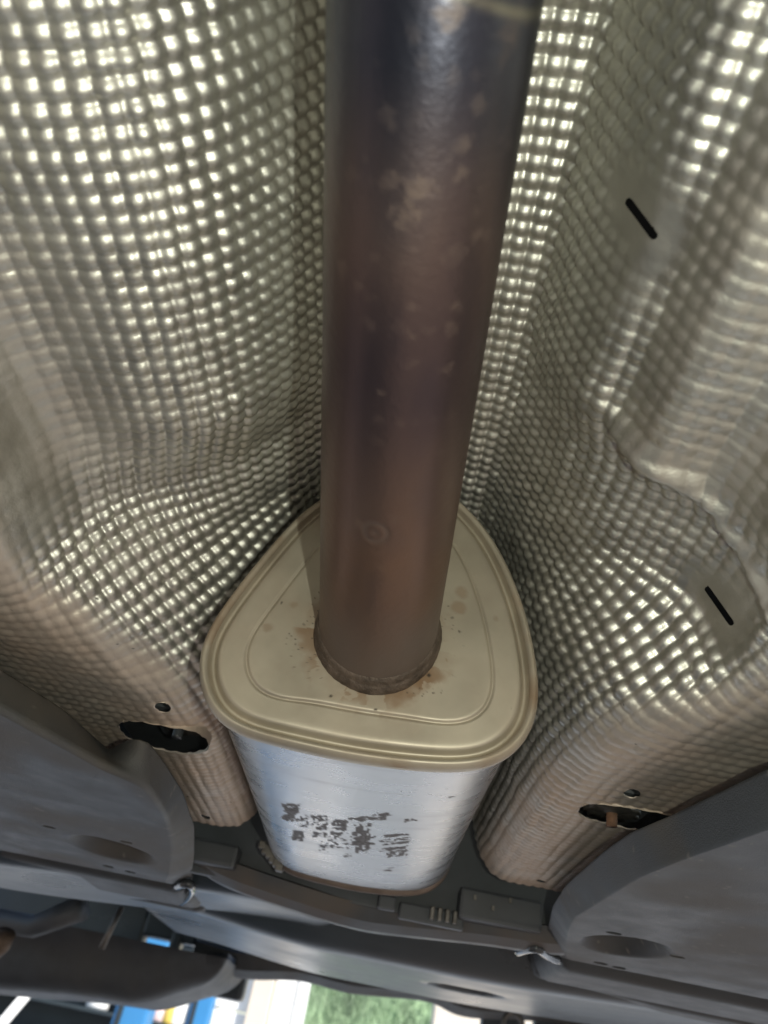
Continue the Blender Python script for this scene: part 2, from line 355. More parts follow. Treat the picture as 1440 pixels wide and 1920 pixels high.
dots = [(at_y(x, y, YP), r * .00028, 1.) for x, y, r in [(620, 1305, 4), (848, 1158, 4), (861, 1184, 3.5), (804, 1266, 5), (580, 1366, 3), (524, 1332, 2.5), (525, 1338, 2.5), (512, 1352, 2.5), (704, 1330, 3), (680, 1340, 2), (756, 1342, 2), (924, 1330, 2), (528, 1130, 3), (945, 1090, 2), (960, 1326, 3), (731, 1404, 2), (660, 1365, 2), (870, 1210, 2.4), (450, 1290, 2)]]
rr = np.random.default_rng(5)
for _ in range(420):
    a, q = rr.random() * 6.28, rr.random() ** .7
    c = cpt * (1 - q * .85) + last[int(a / 6.283 * NO) % NO] * q * .85
    dots.append((c, .0003 + .0004 * rr.random(), .5 + .5 * rr.random()))
speck = spots(CV, dots, seed=36)
nrg = len(rings)
ff = np.concatenate([grid_faces(nrg, NO, True)])
cap = raw('front_cap', CV, ff, M_CAP, exh, dict(rust=rust, speck=speck))
cap['label'] = 'tan front plate with a rolled rim and rust specks round the pipe'
# shell
nb = 330
yb = np.linspace(YP + .0130, YR - .004, nb)
BV = []
for y in yb:
    t = (y - yb[0]) / (yb[-1] - yb[0])
    d = .0052 + .0045 * sstep(.94, 1, t) + .0012 * np.sin(t * math.pi)
    BV.append(ring(d, y))
BV = np.concatenate(BV)
und = BV[:, 2] < .150
mk = np.zeros(len(BV)); 
def patch_px(x0, y0, x1, y1, dens, sx, sy, seed, ragged=.35):
    """a worn dark print lying between two pixel corners, on the shell's underside"""
    c = [at_z(x, y, .1262) for x, y in ((x0, y0), (x1, y0), (x0, y1), (x1, y1))]
    O_, ex, ey = c[0][:2], c[1][:2] - c[0][:2], c[2][:2] - c[0][:2]
    A = np.stack([ex, ey], 1); q = (np.linalg.inv(A) @ (BV[:, :2] - O_).T).T
    n1 = vnoise(np.column_stack([q[:, 0] * sx, q[:, 1] * sy]), 1, seed, 3)
    e = np.minimum(np.minimum(q[:, 0], 1 - q[:, 0]), np.minimum(q[:, 1], 1 - q[:, 1])) + ragged * (n1 - .5)
    return np.where(und, sstep(0, .06, e) * sstep(.62 - dens * .5, .72 - dens * .5, n1), 0)
for args in [(527, 1519, 558, 1551, .62, 6, 7, 41), (560, 1538, 575, 1560, .2, 4, 5, 42), (545, 1568, 568, 1588, .75, 3, 3, 43, .2), (583, 1538, 612, 1556, .55, 5, 4, 44, .5), (590, 1554, 612, 1565, .5, 5, 3, 45, .5),
             (585, 1569, 608, 1578, .4, 4, 2, 46, .6), (622, 1546, 650, 1564, .72, 4, 3, 47, .5), (618, 1560, 640, 1574, .35, 5, 4, 48, .6), (598, 1586, 614, 1602, .35, 5, 5, 49, .6), (664, 1556, 694, 1606, .62, 5, 12, 50, .35), (655, 1578, 702, 1592, .6, 7, 3, 51, .5),
             (714, 1577, 766, 1582, .55, 6, 2, 52, .6), (714, 1585, 764, 1590, .5, 8, 2, 53, .6), (716, 1592, 766, 1596, .5, 8, 2, 54, .5), (712, 1601, 760, 1607, .55, 8, 2, 55, .6), (724, 1608, 762, 1619, .5, 9, 4, 56, .5), (655, 1540, 720, 1548, .35, 6, 2, 57, .7), (700, 1534, 730, 1540, .25, 6, 2, 58, .7), (758, 1550, 780, 1556, .4, 5, 2, 59, .6),
             (860, 1452, 900, 1462, .35, 6, 2, 60, .7), (840, 1520, 850, 1524, .5, 3, 2, 61, .5), (645, 1608, 658, 1614, .3, 3, 3, 62, .6), (720, 1638, 738, 1644, .3, 3, 3, 63, .6), (610, 1570, 660, 1596, .12, 9, 8, 64, .6)]:
    mk = np.maximum(mk, patch_px(*args) * (.6 + .5 * vnoise(np.column_stack([BV[:, 0] * 900, BV[:, 1] * 900]), 1, 69, 2)))
smu = np.clip((vnoise(np.column_stack([BV[:, 0] * 22, BV[:, 1] * 90]), 1, 66, 4) - .58) * 2.2, 0, 1) * .45
spk = (vnoise(np.column_stack([BV[:, 0] * 260, BV[:, 1] * 500]), 1, 67, 2) > .90) * .14
raw('shell', BV, grid_faces(nb, NO, True), M_BODY, exh, dict(mark=mk, smudge=smu, speck=spk))
# rear cap: rolled rim and a domed back
rp = poly_spline(np.array([(.0085, -.007), (.0066, -.006), (.0048, -.004), (.0045, -.001), (.0055, .002), (.006, .004), (.012, .002), (.03, .006), (.06, .008)]), 40)
RV = np.concatenate([ring(d, YR + y) for d, y in rp]); nR = len(rp)
raw('rear_cap', RV, [tuple(f) for f in grid_faces(nR, NO, True)] + [tuple(range((nR - 1) * NO, nR * NO))], M_REAR, exh)
# pipe
A0, A1 = np.array([-.0262, .085, .2605]), np.array([-.0228, YP + .004, .1922])
ax = (A1 - A0) / np.linalg.norm(A1 - A0)
tt = np.linspace(-.13, np.linalg.norm(A1 - A0), 420)
PP = A0 + tt[:, None] * ax
PP[:, 2] -= .16 * np.clip(-tt - .01, 0, 1) ** 1.0 * np.clip(-tt - .01, 0, 1) * 6
NP = 180; r0 = .0323
th = np.arange(NP) / NP * 2 * np.pi
aa = np.cross(ax, [0, 0, 1.]); aa /= np.linalg.norm(aa); b_ = np.cross(aa, ax)
seam = A0[1] + .008
rad = r0 * (1 + .0 * tt) + .0009 * np.exp(-((tt + .001) / .0028) ** 2)
PVp = (PP[:, None, :] + rad[:, None, None] * (np.cos(th)[None, :, None] * aa + np.sin(th)[None, :, None] * b_))
PVp = PVp.reshape(-1, 3)
tcol = np.repeat(tt, NP); thc = np.tile(th, len(tt))
nzl = vnoise(np.column_stack([np.cos(thc) * 1.2, np.sin(thc) * 1.2, tcol * 14]), 1, 71, 4) - .5
nzs = vnoise(PVp, 55, 72, 4) - .5
T = tcol + .07 * nzl
blue = (1 - sstep(.02, .085, T)) * .95 + .35 * np.clip(nzl * 3, 0, 1) * (1 - sstep(.1, .2, T))
purple = np.exp(-((T - .115) / .065) ** 2) * .9 + .35 * np.clip(nzl * 4, 0, 1) * sstep(.1, .15, T)
bronze = np.exp(-((T - .205) / .055) ** 2) * .9 * (.7 + nzs)
ash = sstep(.245, .30, T) * .75
straw = np.exp(-((tcol - .007 - .004 * np.cos(thc * 2 + .6)) / .0016) ** 2) * .35 + np.exp(-((tcol + .014) / .008) ** 2) * .22
# rust freckles on the underside, (pixel, size, strength)
def on_pipe(px, py):
    d = ray(px, py); best = None
    D = d / np.linalg.norm(d); w_ = -A0; dp = D - ax * (D @ ax); wp = w_ - ax * (w_ @ ax)
    a, b, c = dp @ dp, 2 * dp @ wp, wp @ wp - r0 ** 2
    q = b * b - 4 * a * c
    return D * ((-b - math.sqrt(q)) / (2 * a)) if q > 0 else None
fre = [(730, 335, 20, .7), (782, 350, 26, .9), (760, 405, 24, .85), (815, 300, 0, 0), (872, 330, 16, .8), (868, 268, 18, .7), (900, 195, 16, .55), (722, 212, 14, .45), (700, 490, 12, .3), (640, 510, 18, .55), (896, 440, 16, .5), (910, 445, 14, .4), (856, 480, 22, .4), (858, 570, 14, .6), (772, 630, 15, .55), (846, 616, 16, .5), (838, 690, 14, .45), (712, 738, 11, .7), (690, 610, 12, .3), (960, 60, 26, .7), (845, 25, 20, .9), (812, 790, 12, .3), (640, 720, 12, .3), (752, 790, 10, .3), (805, 1090, 22, .4), (690, 560, 10, .25), (905, 350, 10, .4), (940, 260, 12, .35), (736, 1160, 12, .2)]
cs = []
for x, y, r, s in fre:
    p = on_pipe(x, y)
    if p is not None and r: cs.append((p, r * .00021, s))
r3 = np.random.default_rng(8)
for _ in range(70):
    p = on_pipe(600 + 400 * r3.random(), 40 + 1150 * r3.random())
    if p is not None: cs.append((p, .0012 + .002 * r3.random(), .15 + .3 * r3.random()))
prust = spots(PVp, cs, seed=73, rag=2.4, fq=330) * (.12 + .42 * vnoise(PVp, 500, 74, 2))
prust = np.maximum(prust, .5 * np.exp(-((tcol + .003) / .004) ** 2) * (nzs > .05))
# the stamped ring mark low on the pipe
sm = on_pipe(703, 1000); ds = np.linalg.norm(PVp - sm, axis=1)
ringm = np.exp(-((ds - .0052) / .0011) ** 2) + .8 * np.exp(-(ds / .0017) ** 2)
Nrm = PVp - np.repeat(PP, NP, 0); Nrm /= np.linalg.norm(Nrm, axis=1)[:, None]
PVp = PVp - Nrm * (ringm * .0004 - .00025 * nzs)[:, None]
ash = np.maximum(ash, ringm * .35)
raw('inlet_pipe', PVp, grid_faces(len(tt), NP, True), M_PIPE, exh, dict(blue=blue, purple=purple, bronze=bronze, ash=ash, straw=straw, rust=prust))
# weld collar where the pipe enters the plate: a flared, lumpy bead
cn = np.array([0, 1., 0]); cv = []
cpf = poly_spline(np.array([(.0318, -.0110), (.0332, -.0095), (.0337, -.0078), (.0339, -.0062), (.0346, -.0048), (.0351, -.0030), (.0352, -.0012), (.0348, .0008)]), 26)
for r, y in cpf:
    c = A1 + ax * ((YP + y - A1[1]) / ax[1])
    lump = 1 + .0025 * np.sin(th * 38 + 2.2 * np.sin(th * 3)) * (y > -.0070) + .005 * np.sin(th * 5 + 2) + .003 * np.sin(th * 11)
    cv.append(np.column_stack([c[0] + r * lump * np.cos(th), np.full(NP, YP + y), c[2] + r * lump * 1.02 * np.sin(th)]))
raw('weld_collar', np.concatenate(cv), grid_faces(len(cpf), NP, True), M_WELD, exh)
# tail pipe stub leaving the back with its clamp strap
tube('tail_pipe', [(-.03, YR, .21), (-.03, YR + .06, .21), (-.05, YR + .2, .23), (-.05, YR + .5, .24)], .024, M_PIPE, exh, 32)

# ------------------------------------------------------------------ undertray covers: flat plastic with a raised inner rim, a cup and holes
def cover(name, label, rows, xout, zm, side, cup, holes):
    """rows: (top edge x, y, z, crease x, y) along the upright inner wall, front to back"""
    nr_, nw, nf = 340, 16, 190
    R_ = np.array(rows); a = np.r_[0, np.cumsum(np.linalg.norm(np.diff(R_[:, 3:5], axis=0), axis=1) + .3 * np.linalg.norm(np.diff(R_[:, :3], axis=0), axis=1))]
    u = np.linspace(0, a[-1], nr_); R_ = np.stack([np.interp(u, a, R_[:, k]) for k in range(5)], 1)
    g5 = np.exp(-.5 * (np.arange(-14, 15) / 1.8) ** 2); g5 /= g5.sum()
    R_ = np.stack([np.convolve(np.r_[2 * q[0] - q[14:0:-1], q, 2 * q[-1] - q[-2:-16:-1]], g5, 'valid') for q in R_.T], 1)
    yo = np.linspace(R_[0, 4], R_[-1, 4], nr_)
    tw = np.linspace(0, 1, nw); sf = np.linspace(0, 1, nf)[1:] ** 1.5
    Xg = np.concatenate([R_[:, :1] + (R_[:, 3:4] - R_[:, :1]) * tw, R_[:, 3:4] + (side * xout - R_[:, 3:4]) * sf], 1)
    Yq = np.concatenate([R_[:, 1:2] + (R_[:, 4:5] - R_[:, 1:2]) * tw, R_[:, 4:5] + (yo[:, None] - R_[:, 4:5]) * np.clip(sf * 4, 0, 1)], 1)
    Zg = np.concatenate([R_[:, 2:3] + (zm - R_[:, 2:3]) * tw, np.full((nr_, nf - 1), zm)], 1)
    k3 = np.array([1, 3, 5, 3, 1.]) / 13                                     # round the crease
    for A in (Xg, Zg):
        A[:, 2:-2] = np.stack([np.convolve(r, k3, 'valid') for r in A])
    rowend = (np.arange(nr_)[::-1] * (u[1] - u[0]))[:, None]
    Zg += .009 * (1 - sstep(0, .011, rowend))                                # turned up rear edge
    r = np.sqrt(((Xg - cup[0]) / cup[2]) ** 2 + ((Yq - cup[1]) / cup[3]) ** 2)
    Zg += cup[4] * (1 - sstep(.62, 1.0, r))
    Zg += .0012 * (vnoise(np.column_stack([Xg.ravel(), Yq.ravel()]), 9, 81, 3).reshape(Xg.shape) - .5)
    pv = np.stack([Xg, Yq, Zg], -1).reshape(-1, 3); kp = np.ones(len(pv), bool)
    for (cx, cy, rx, ry) in holes:
        rr_ = np.sqrt(((pv[:, 0] - cx) / rx) ** 2 + ((pv[:, 1] - cy) / ry) ** 2)
        kp &= rr_ > .5; k = (rr_ > .5) & (rr_ < 1)
        pv[k, 0] = cx + (pv[k, 0] - cx) / rr_[k]; pv[k, 1] = cy + (pv[k, 1] - cy) / rr_[k]
    f = grid_faces(nr_, nw + nf - 1, flip=side < 0); f = f[kp[f].all(1)]
    dd = np.clip((vnoise(pv, 16, 82, 4) - .40) * 3.0, 0, 1) * .8
    ncell = np.floor(pv[:, :2] * 520); hsh = np.sin(ncell[:, 0] * 12.9898 + ncell[:, 1] * 78.233) * 43758.5453; hsh -= np.floor(hsh)
    scr = np.zeros(len(pv)); rs = np.random.default_rng(int(zm * 1e5))
    for _ in range(26):                                                       # short pale scratches
        p0 = np.array([side * (.17 + .4 * rs.random()), .30 + .52 * rs.random()]); an = rs.random() * 3.14; L_ = .004 + .014 * rs.random()
        dv = np.array([math.cos(an), math.sin(an)]); rel = pv[:, :2] - p0; tl_ = np.clip(rel @ dv, 0, L_)
        scr = np.maximum(scr, .5 * (np.linalg.norm(rel - tl_[:, None] * dv, axis=1) < .0009))
    o = raw(name, pv, f, M_PLASTIC, None, dict(dirt=dd, speck=np.maximum(scr, (hsh > .993) * .45)))
    sol = o.modifiers.new('thickness', 'SOLIDIFY'); sol.thickness = .0025; sol.offset = 1 if side > 0 else -1
    return tag(o, label, 'undertray cover')
cover('undertray_cover', 'grey plastic undertray cover with shallow cup and sharply notched inner rim, left of the silencer',
      [(-.36, .10, .137, -.345, .10), (-.30, .25, .137, -.285, .24), (-.221, .398, .137, -.206, .387), (-.202, .443, .137, -.187, .425), (-.187, .506, .1345, -.169, .461), (-.164, .472, .137, -.160, .471), (-.156, .466, .137, -.151, .482),
       (-.151, .491, .135, -.150, .510), (-.147, .551, .133, -.152, .557), (-.151, .635, .130, -.160, .62), (-.167, .737, .127, -.173, .689), (-.186, .838, .125, -.195, .79), (-.209, .90, .122, -.212, .845)],
      .85, .1155, -1, (-.231, .715, .040, .047, .013), [(-.271, .665, .006, .004), (-.206, .665, .006, .004), (-.258, .805, .006, .006), (-.238, .812, .006, .006)])
cover('undertray_cover', 'grey plastic undertray cover with shallow cup and smooth upright inner rim, right of the silencer',
      [(.25, .08, .14, .255, .08), (.20, .24, .139, .203, .245), (.163, .339, .138, .165, .351), (.149, .425, .137, .152, .432), (.138, .463, .135, .147, .475), (.135, .512, .134, .146, .554), (.133, .604, .131, .145, .625), (.140, .68, .130, .153, .68), (.155, .769, .129, .165, .74), (.17, .856, .128, .178, .797), (.186, .88, .124, .190, .832)],
      .85, .1150, 1, (.2045, .705, .036, .050, .013), [(.182, .655, .0062, .005), (.2445, .70, .0062, .005), (.212, .808, .007, .006), (.230, .812, .007, .006)])

# ------------------------------------------------------------------ mounting studs inside the shield's cut-outs
def stud(x, y, z, label, mt):
    t = root('mounting_stud', label, 'fastener', group='studs holding the heat shield')
    V = []; n = 48
    th_ = np.arange(n) / n * 2 * np.pi
    for r, dz in ((.004, -.002), (.006, -.0005), (.012, .0005), (.0165, -.0015), (.0165, .0005)):
        q = r * (1 + (.10 * np.sign(np.sin(th_ * 9)) if r > .01 else 0))
        V.append(np.column_stack([x + q * np.cos(th_), y + q * np.sin(th_), np.full(n, z + dz)]))
    raw('lock_washer', np.concatenate(V), grid_faces(5, n, True), M_ZINC, t, smooth=False)
    pts = [(x, y, z + .035 - .00095 * k) for k in range(48)]
    tube('threaded_stud', pts, [.0032 + .0005 * (k % 2) for k in range(48)], mt, t, 14)
    return t
stud(.141, .512, .161, 'rusty threaded stud with star washer in the cut-out on the right of the silencer', M_RUST)
stud(-.152, .520, .168, 'dark threaded stud with star washer in the cut-out on the left of the silencer', M_BEAM)

for sx, lb in ((-.152, 'dark filler plate added behind the cut-out on the left of the silencer'), (.150, 'dark filler plate added behind the cut-out on the right of the silencer')):
    o = root('filler_plate', lb, 'filler plate', group='plates behind the shield cut-outs')
    box('plate', (sx - .06, .46, .178), (sx + .06, .62, .182), M_BEAM, o, .001); box('boss', (sx - .022, .50, .170), (sx + .022, .56, .1779), M_BEAM, o, .004)  # plates added so the shaded cut-outs look dark brown instead of black
# ------------------------------------------------------------------ car floor above everything
fl_ = box('car_floor', (-.88, -2.4, .352), (.88, 1.95, .46), M_FLOOR, None, .01)
tag(fl_, 'black sealed floor pan of the car above the heat shield', 'car floor')

# ------------------------------------------------------------------ cross beam behind the silencer
def slab(name, prof_lo, y0, thick, hgt_, M, parent=None, n=120, dep=.02, dirtamt=.6):
    """a shaped bar: prof_lo = lower edge (x, y, z) left to right"""
    C = poly_spline(prof_lo, n); V = []
    sec = [(0, 0), (-.35, .25), (-.5, .9), (-.4, 1), (.5, 1), (.5, .25), (.35, .02)]
    for c in C: V += [(c[0], c[1] + a * thick, c[2] + b * hgt_) for a, b in sec]
    k = len(sec); fs = [tuple(f) for f in grid_faces(n, k, True)] + [tuple(range(k)), tuple(range((n - 1) * k, n * k))[::-1]]
    V = np.array(V)
    return raw(name, V, fs, M, parent, dict(dirt=np.clip((vnoise(V, 20, 91, 3) - .4) * 3 * dirtamt, 0, 1)), smooth=False)
beam = root('cross_beam', 'flat grey cross beam running under the back end of the silencer', 'beam')
bl = [(-.20, .80, .137), (-.155, .81, .120), (-.10, .815, .112), (-.02, .825, .106), (.03, .825, .108), (.10, .81, .112), (.16, .80, .114), (.20, .80, .120)]
slab('lower_flange', bl, .8, .05, .02, M_BEAM, beam)
wp = np.array([[(x, .775 - .0 * x, z) for x, z in zip(np.linspace(-.21, .21, 60), np.full(60, zz))] for zz in (.113, .122, .14, .17, .22)])
box('web', (-.22, .800, .122), (.22, .812, .30), M_BEAM, beam, .002)
box('bracket', (-.185, .776, .128), (-.135, .800, .148), M_BEAM, beam, .003)
box('bracket', (.075, .770, .124), (.150, .800, .150), M_BEAM, beam, .003)
for x, y, z in ((.088, .7685, .142), (.120, .7685, .145), (.105, .7685, .136)):
    box('clip', (x - .0012, y - .001, z - .002), (x + .0012, y + .002, z + .002), M_ZINC, beam, 0)
strap = root('clamp_strap', 'small ribbed steel clamp under the back end of the silencer', 'clamp')
for i in range(4):
    box('rib', (.050 + i * .007, .778, .119), (.054 + i * .007, .792, .130), M_ZINC, strap, .0012)
box('band', (.022, .786, .116), (.082, .797, .130), M_BEAM, strap, .002)
box('tongue', (.002, .780, .120), (.018, .792, .132), M_BEAM, strap, .002)
corr = root('crimped_hanger', 'crumpled metal hanger tab poking out left of the silencer', 'hanger')
r5 = np.random.default_rng(12)
for i in range(6):
    q = at_y(492 + i * 6.5, 1588 + i * 8, .755)
    box('crimp', q - (.003, .004, .002) - .001 * r5.random(3), q + (.0025, .006, .004) + .003 * r5.random(3), M_ZINC, corr, .0012)

# ------------------------------------------------------------------ rounded underbody bodies farther back
def shellbody(name, xs, ys, zbot, ztop, M, r=.03, fn=None, nx=90, ny=60, parent=None):
    """a box-like moulding with a softly rounded, modelled underside"""
    x = np.linspace(0, 1, nx); y = np.linspace(0, 1, ny)
    Xg, Yg = np.meshgrid(xs[0] + (xs[1] - xs[0]) * x, ys[0] + (ys[1] - ys[0]) * y)
    e = np.minimum(np.minimum(Xg - xs[0], xs[1] - Xg), np.minimum(Yg - ys[0], ys[1] - Yg)) / r
    q = np.clip(1 - e, 0, 1)
    Zg = zbot + r * (1 - np.sqrt(np.clip(1 - q * q, 0, 1)))
    if fn is not None: Zg = Zg + fn(Xg, Yg)
    V = np.stack([Xg, Yg, Zg], -1).reshape(-1, 3)
    rim = [i for i in range(nx)] + [i * nx + nx - 1 for i in range(1, ny)] + [(ny - 1) * nx + i for i in range(nx - 2, -1, -1)] + [i * nx for i in range(ny - 2, 0, -1)]
    n0 = len(V); U_ = V[rim].copy(); U_[:, 2] = ztop; V = np.vstack([V, U_])
    fs = [tuple(f) for f in grid_faces(ny, nx)]
    k = len(rim)
    fs += [(rim[(i + 1) % k], rim[i], n0 + i, n0 + (i + 1) % k) for i in range(k)] + [tuple(range(n0, n0 + k))]
    return raw(name, V, fs, M, parent, dict(dirt=np.clip((vnoise(V, 12, 95, 4) - .42) * 2, 0, 1) * .5))
def bowl(cx, cy, rx, ry, d): return lambda X_, Y_: d * (1 - sstep(.5, 1, np.sqrt(((X_ - cx) / rx) ** 2 + ((Y_ - cy) / ry) ** 2)))
o = shellbody('undertray_flap', (-.86, -.192), (.872, 1.08), .112, .2, M_PLASTIC, .016, lambda X_, Y_: .012 * np.exp(-((Y_ - 1.0) / .01) ** 2) + .010 * sstep(1.0, 1.08, Y_))
tag(o, 'grey plastic trim flap directly behind the undertray cover with the notched rim', 'trim flap')
o = shellbody('undertray_flap', (.182, .86), (.852, 1.05), .110, .2, M_PLASTIC, .016, lambda X_, Y_: .012 * np.exp(-((Y_ - .985) / .01) ** 2) + .02 * sstep(.98, 1.05, Y_) * sstep(.36, .2, X_))
tag(o, 'grey plastic trim flap directly behind the undertray cover with the wide rim', 'trim flap')
def tab(parent_tag, pts, w_):
    o = tube('corner_tab', pts, w_, M_GLOSS, parent_tag, 16); return o
M_GLOSS = mat('shiny_black_plastic', (.05, .055, .06), .16, 0, grain=(20, .1, (1, 1, 1)))
fl2 = [o_ for o_ in COL.objects if o_.name.startswith('undertray_flap')]
for o_, px_, z_, wd_ in ((fl2[0], [(330, 1662), (352, 1656), (360, 1668), (350, 1684), (338, 1692)], .116, .0042), (fl2[1], [(972, 1784), (988, 1779), (1008, 1778), (1026, 1790), (1046, 1800)], .115, .0042)):
    tab(o_, poly_spline([at_z(*q, z_) for q in px_], 24), wd_)
o = shellbody('fuel_tank', (-.62, -.022), (.86, 1.12), .113, .3, M_TANK, .045, lambda X_, Y_: .010 * np.sin((X_ + .3) * 7))
tag(o, 'smooth black moulded tank behind the silencer with one rounded end', 'tank')
o = shellbody('rear_undertray', (-.34, .80), (1.00, 1.42), .104, .3, M_TANK, .05, lambda X_, Y_: bowl(.132, 1.17, .05, .035, .02)(X_, Y_) + .016 * sstep(-.05, -.3, X_) + .012 * sstep(.1, .5, X_))
tag(o, 'glossy blue-grey rear undertray with an oval recess, behind the tank', 'rear undertray')
# rear bumper: a long dark strip, lower edge rising to the right
axle = root('rear_axle', 'dark rear axle beam across the gap above the hanging box', 'axle')
ya = 1.96
def xa(px, py, y=ya): return at_y(px, py, y)[0]
box('beam', (-1.2, ya, .02), (xa(266, 1768), ya + .05, .30), M_TANK, axle, .012)
box('beam', (xa(362, 1775), ya, .07), (xa(474, 1790), ya + .05, .30), M_TANK, axle, .012)
box('mount', (xa(318, 1770), ya - .01, .06), (xa(339, 1770), ya + .04, .30), M_TANK, axle, .008)
box('mount', (xa(264, 1755), ya, at_y(285, 1757, ya)[2]), (xa(365, 1770), ya + .05, .30), M_TANK, axle, .006)
bp = [(-.34, 1.8, .108), (-.24, 1.8, .104), (-.128, 1.8, .120), (-.018, 1.8, .117), (.13, 1.8, .130), (.216, 1.8, .118), (.405, 1.8, .140), (.8, 1.8, .16)]
o = slab('rear_bumper', bp, 1.8, .10, .042, M_PLASTIC, None, 160)
tag(o, 'dark rear bumper lip along the daylight behind the car', 'bumper')
val = root('rear_valance', 'dark valance below the bumper lip at the lower right', 'valance')
box('panel', (at_y(905, 1900, 1.84)[0], 1.84, .085), (at_y(978, 1905, 1.84)[0], 1.88, .20), M_TANK, val, .008)
box('panel', (at_y(1004, 1905, 1.84)[0], 1.84, -.05), (1.2, 1.88, .22), M_TANK, val, .008)
box('panel', (at_y(975, 1900, 1.84)[0], 1.842, at_y(990, 1888, 1.84)[2]), (at_y(1010, 1905, 1.84)[0], 1.878, .22), M_TANK, val, .003)
o = shellbody('rear_silencer_box', (-.80, -.25), (1.62, 1.92), .022, .118, M_PLASTIC, .05, lambda X_, Y_: -.03 * sstep(-.4, -.8, X_) + .055 * sstep(-.42, -.25, X_))
tag(o, 'dark grey hanging box behind the car at the lower left', 'silencer box')
arm = root('suspension_arm', 'dark suspension arm with rusty bush at the lower left', 'suspension arm')
tube('arm', [(-.78, 1.6, .13), (-.66, 1.55, .10), (-.58, 1.53, .10), (-.50, 1.5, .14)], [.022, .018, .018, .022], M_BEAM, arm, 20)
tube('bush', [(-.59, 1.42, .045), (-.575, 1.41, .06), (-.57, 1.40, .075)], .016, M_BUSH, arm, 20)
tube('link_rod', [(-.435, 1.47, .085), (-.425, 1.47, .15)], .005, M_ZINC, arm, 14)
hook = root('towing_eye', 'small steel towing eye under the bumper at the lower right', 'towing eye')
c = at_y(962, 1920, 1.75); th_ = np.linspace(0, 2 * np.pi, 28)
tube('eye', np.column_stack([c[0] + .018 * np.cos(th_), np.full(28, 1.75), c[2] + .018 * np.sin(th_)]), .005, M_ZINC, hook, 10, caps=False)
tube('shank', [(c[0], 1.75, c[2] + .02), (c[0], 1.78, c[2] + .07)], .006, M_ZINC, hook, 10)

# ------------------------------------------------------------------ yard and what stands behind
M_GROUND = mat('yard_concrete', (.150, .125, .108), .85, 0, grain=(1.5, .16, (1, 1, 1)), bump=(40, .2))
gm = []; n = 60
gx = np.sign(np.linspace(-1, 1, n)) * np.abs(np.linspace(-1, 1, n)) ** 3 * 150
Xg, Yg = np.meshgrid(gx, gx)
o = raw('ground', np.stack([Xg, Yg, np.full_like(Xg, -H)], -1).reshape(-1, 3), grid_faces(n, n), M_GROUND); o['kind'] = 'structure'
M_PALE = mat('pale_reflector', (.37, .40, .43), .8, 0, grain=(2, .08, (1, 1, 1)), bump=(30, .2))
o = raw('reflector_sheet', np.array([(-60, 2.9, -H + .004), (60, 2.9, -H + .004), (60, 80, -H + .004), (-60, 80, -H + .004)]), [(0, 1, 2, 3)], M_PALE); o['kind'] = 'structure'  # unseen pale bluish sheet, added to brighten reflections on the silencer and plastic
M_BLUE = mat('blue_lift_paint', (.045, .22, .46), .4, 0, grain=(3, .08, (1, 1, 1)))
M_WHITE = mat('white_render', (.82, .81, .78), .7, 0, grain=(2, .04, (1, 1, 1)))
M_CREAM = mat('cream_render', (.66, .58, .48), .7, 0, grain=(2, .06, (1, 1, 1)))
M_DARK = mat('dark_shelving', (.02, .03, .035), .6, 0, grain=(4, .2, (1, 1, 1)))
def X_at(px, py, y): return at_y(px, py, y)[0]
def post(name, px0, px1, y, label):
    t = root(name, label, 'lift post', group='blue posts of the vehicle lift')
    x0, x1 = X_at(px0, 1900, y), X_at(px1, 1900, y); wd = x1 - x0
    box('column', (x0, y, -H), (x1, y + wd, 1.6), M_BLUE, t, .02)
    box('base_plate', (x0 - .15, y - .15, -H), (x1 + .15, y + wd + .15, -H + .03), M_BLUE, t, .01)
    box('carriage', (x0 - .03, y - .06, -.9), (x1 + .03, y - .002, -.5), M_DARK, t, .01)
    box('rail', (x0 + .02, y - .012, -H + .04), (x0 + .05, y - .001, 1.5), M_DARK, t, .004)
    return t
post('lift_post', 212, 278, 5.0, 'bright blue lift post, the wider one standing before the dark shelves')
post('lift_post', 352, 394, 6.2, 'blue lift post standing beside the white garage door')
yw = 8.0
def xw(px, y=yw): return X_at(px, 1895, y)
o = root('garage_door', 'bright white garage door between the blue post and the cream pillar', 'garage door')
for k in range(9): box('panel', (xw(394), yw, -H + .02 + k * .33), (xw(464), yw + .05, -H + .335 + k * .33), M_WHITE, o, .012)
o = root('wall_pillar', 'cream rendered pillar right of the white garage door', 'pillar')
box('shaft', (xw(465), yw - .1, -H), (xw(505), yw + .3, 2.2), M_CREAM, o, .01)
box('plinth', (xw(462), yw - .14, -H), (xw(508), yw + .3, -H + .3), M_CREAM, o, .01)
o = root('door_frame', 'white door frame post between the cream pillar and the grassy bank', 'door frame')
box('jamb', (xw(507), yw, -H), (xw(548), yw + .12, 2.1), M_WHITE, o, .01); box('stop', (xw(550), yw - .02, -H), (xw(572), yw + .1, 2.1), M_WHITE, o, .006)
o = root('side_wall', 'cream wall standing before the right end of the grassy bank', 'wall')
box('render', (xw(815), yw, -H), (xw(1500), yw + .3, 2.4), M_CREAM, o, .01); box('coping', (xw(812), yw - .04, 2.4), (xw(1500), yw + .34, 2.5), M_WHITE, o, .01)
shelf = root('storage_rack', 'dark storage rack with pale bottles behind the blue lift posts', 'storage rack')
box('back_panel', (xw(-260), yw + .5, -H), (xw(392), yw + .55, 2.2), M_DARK, shelf, .01)
for z in (-.9, -.3, .02, .6, 1.2): box('shelf', (xw(-260), yw + .1, z - .03), (xw(392), yw + .5, z), M_DARK, shelf, .005)
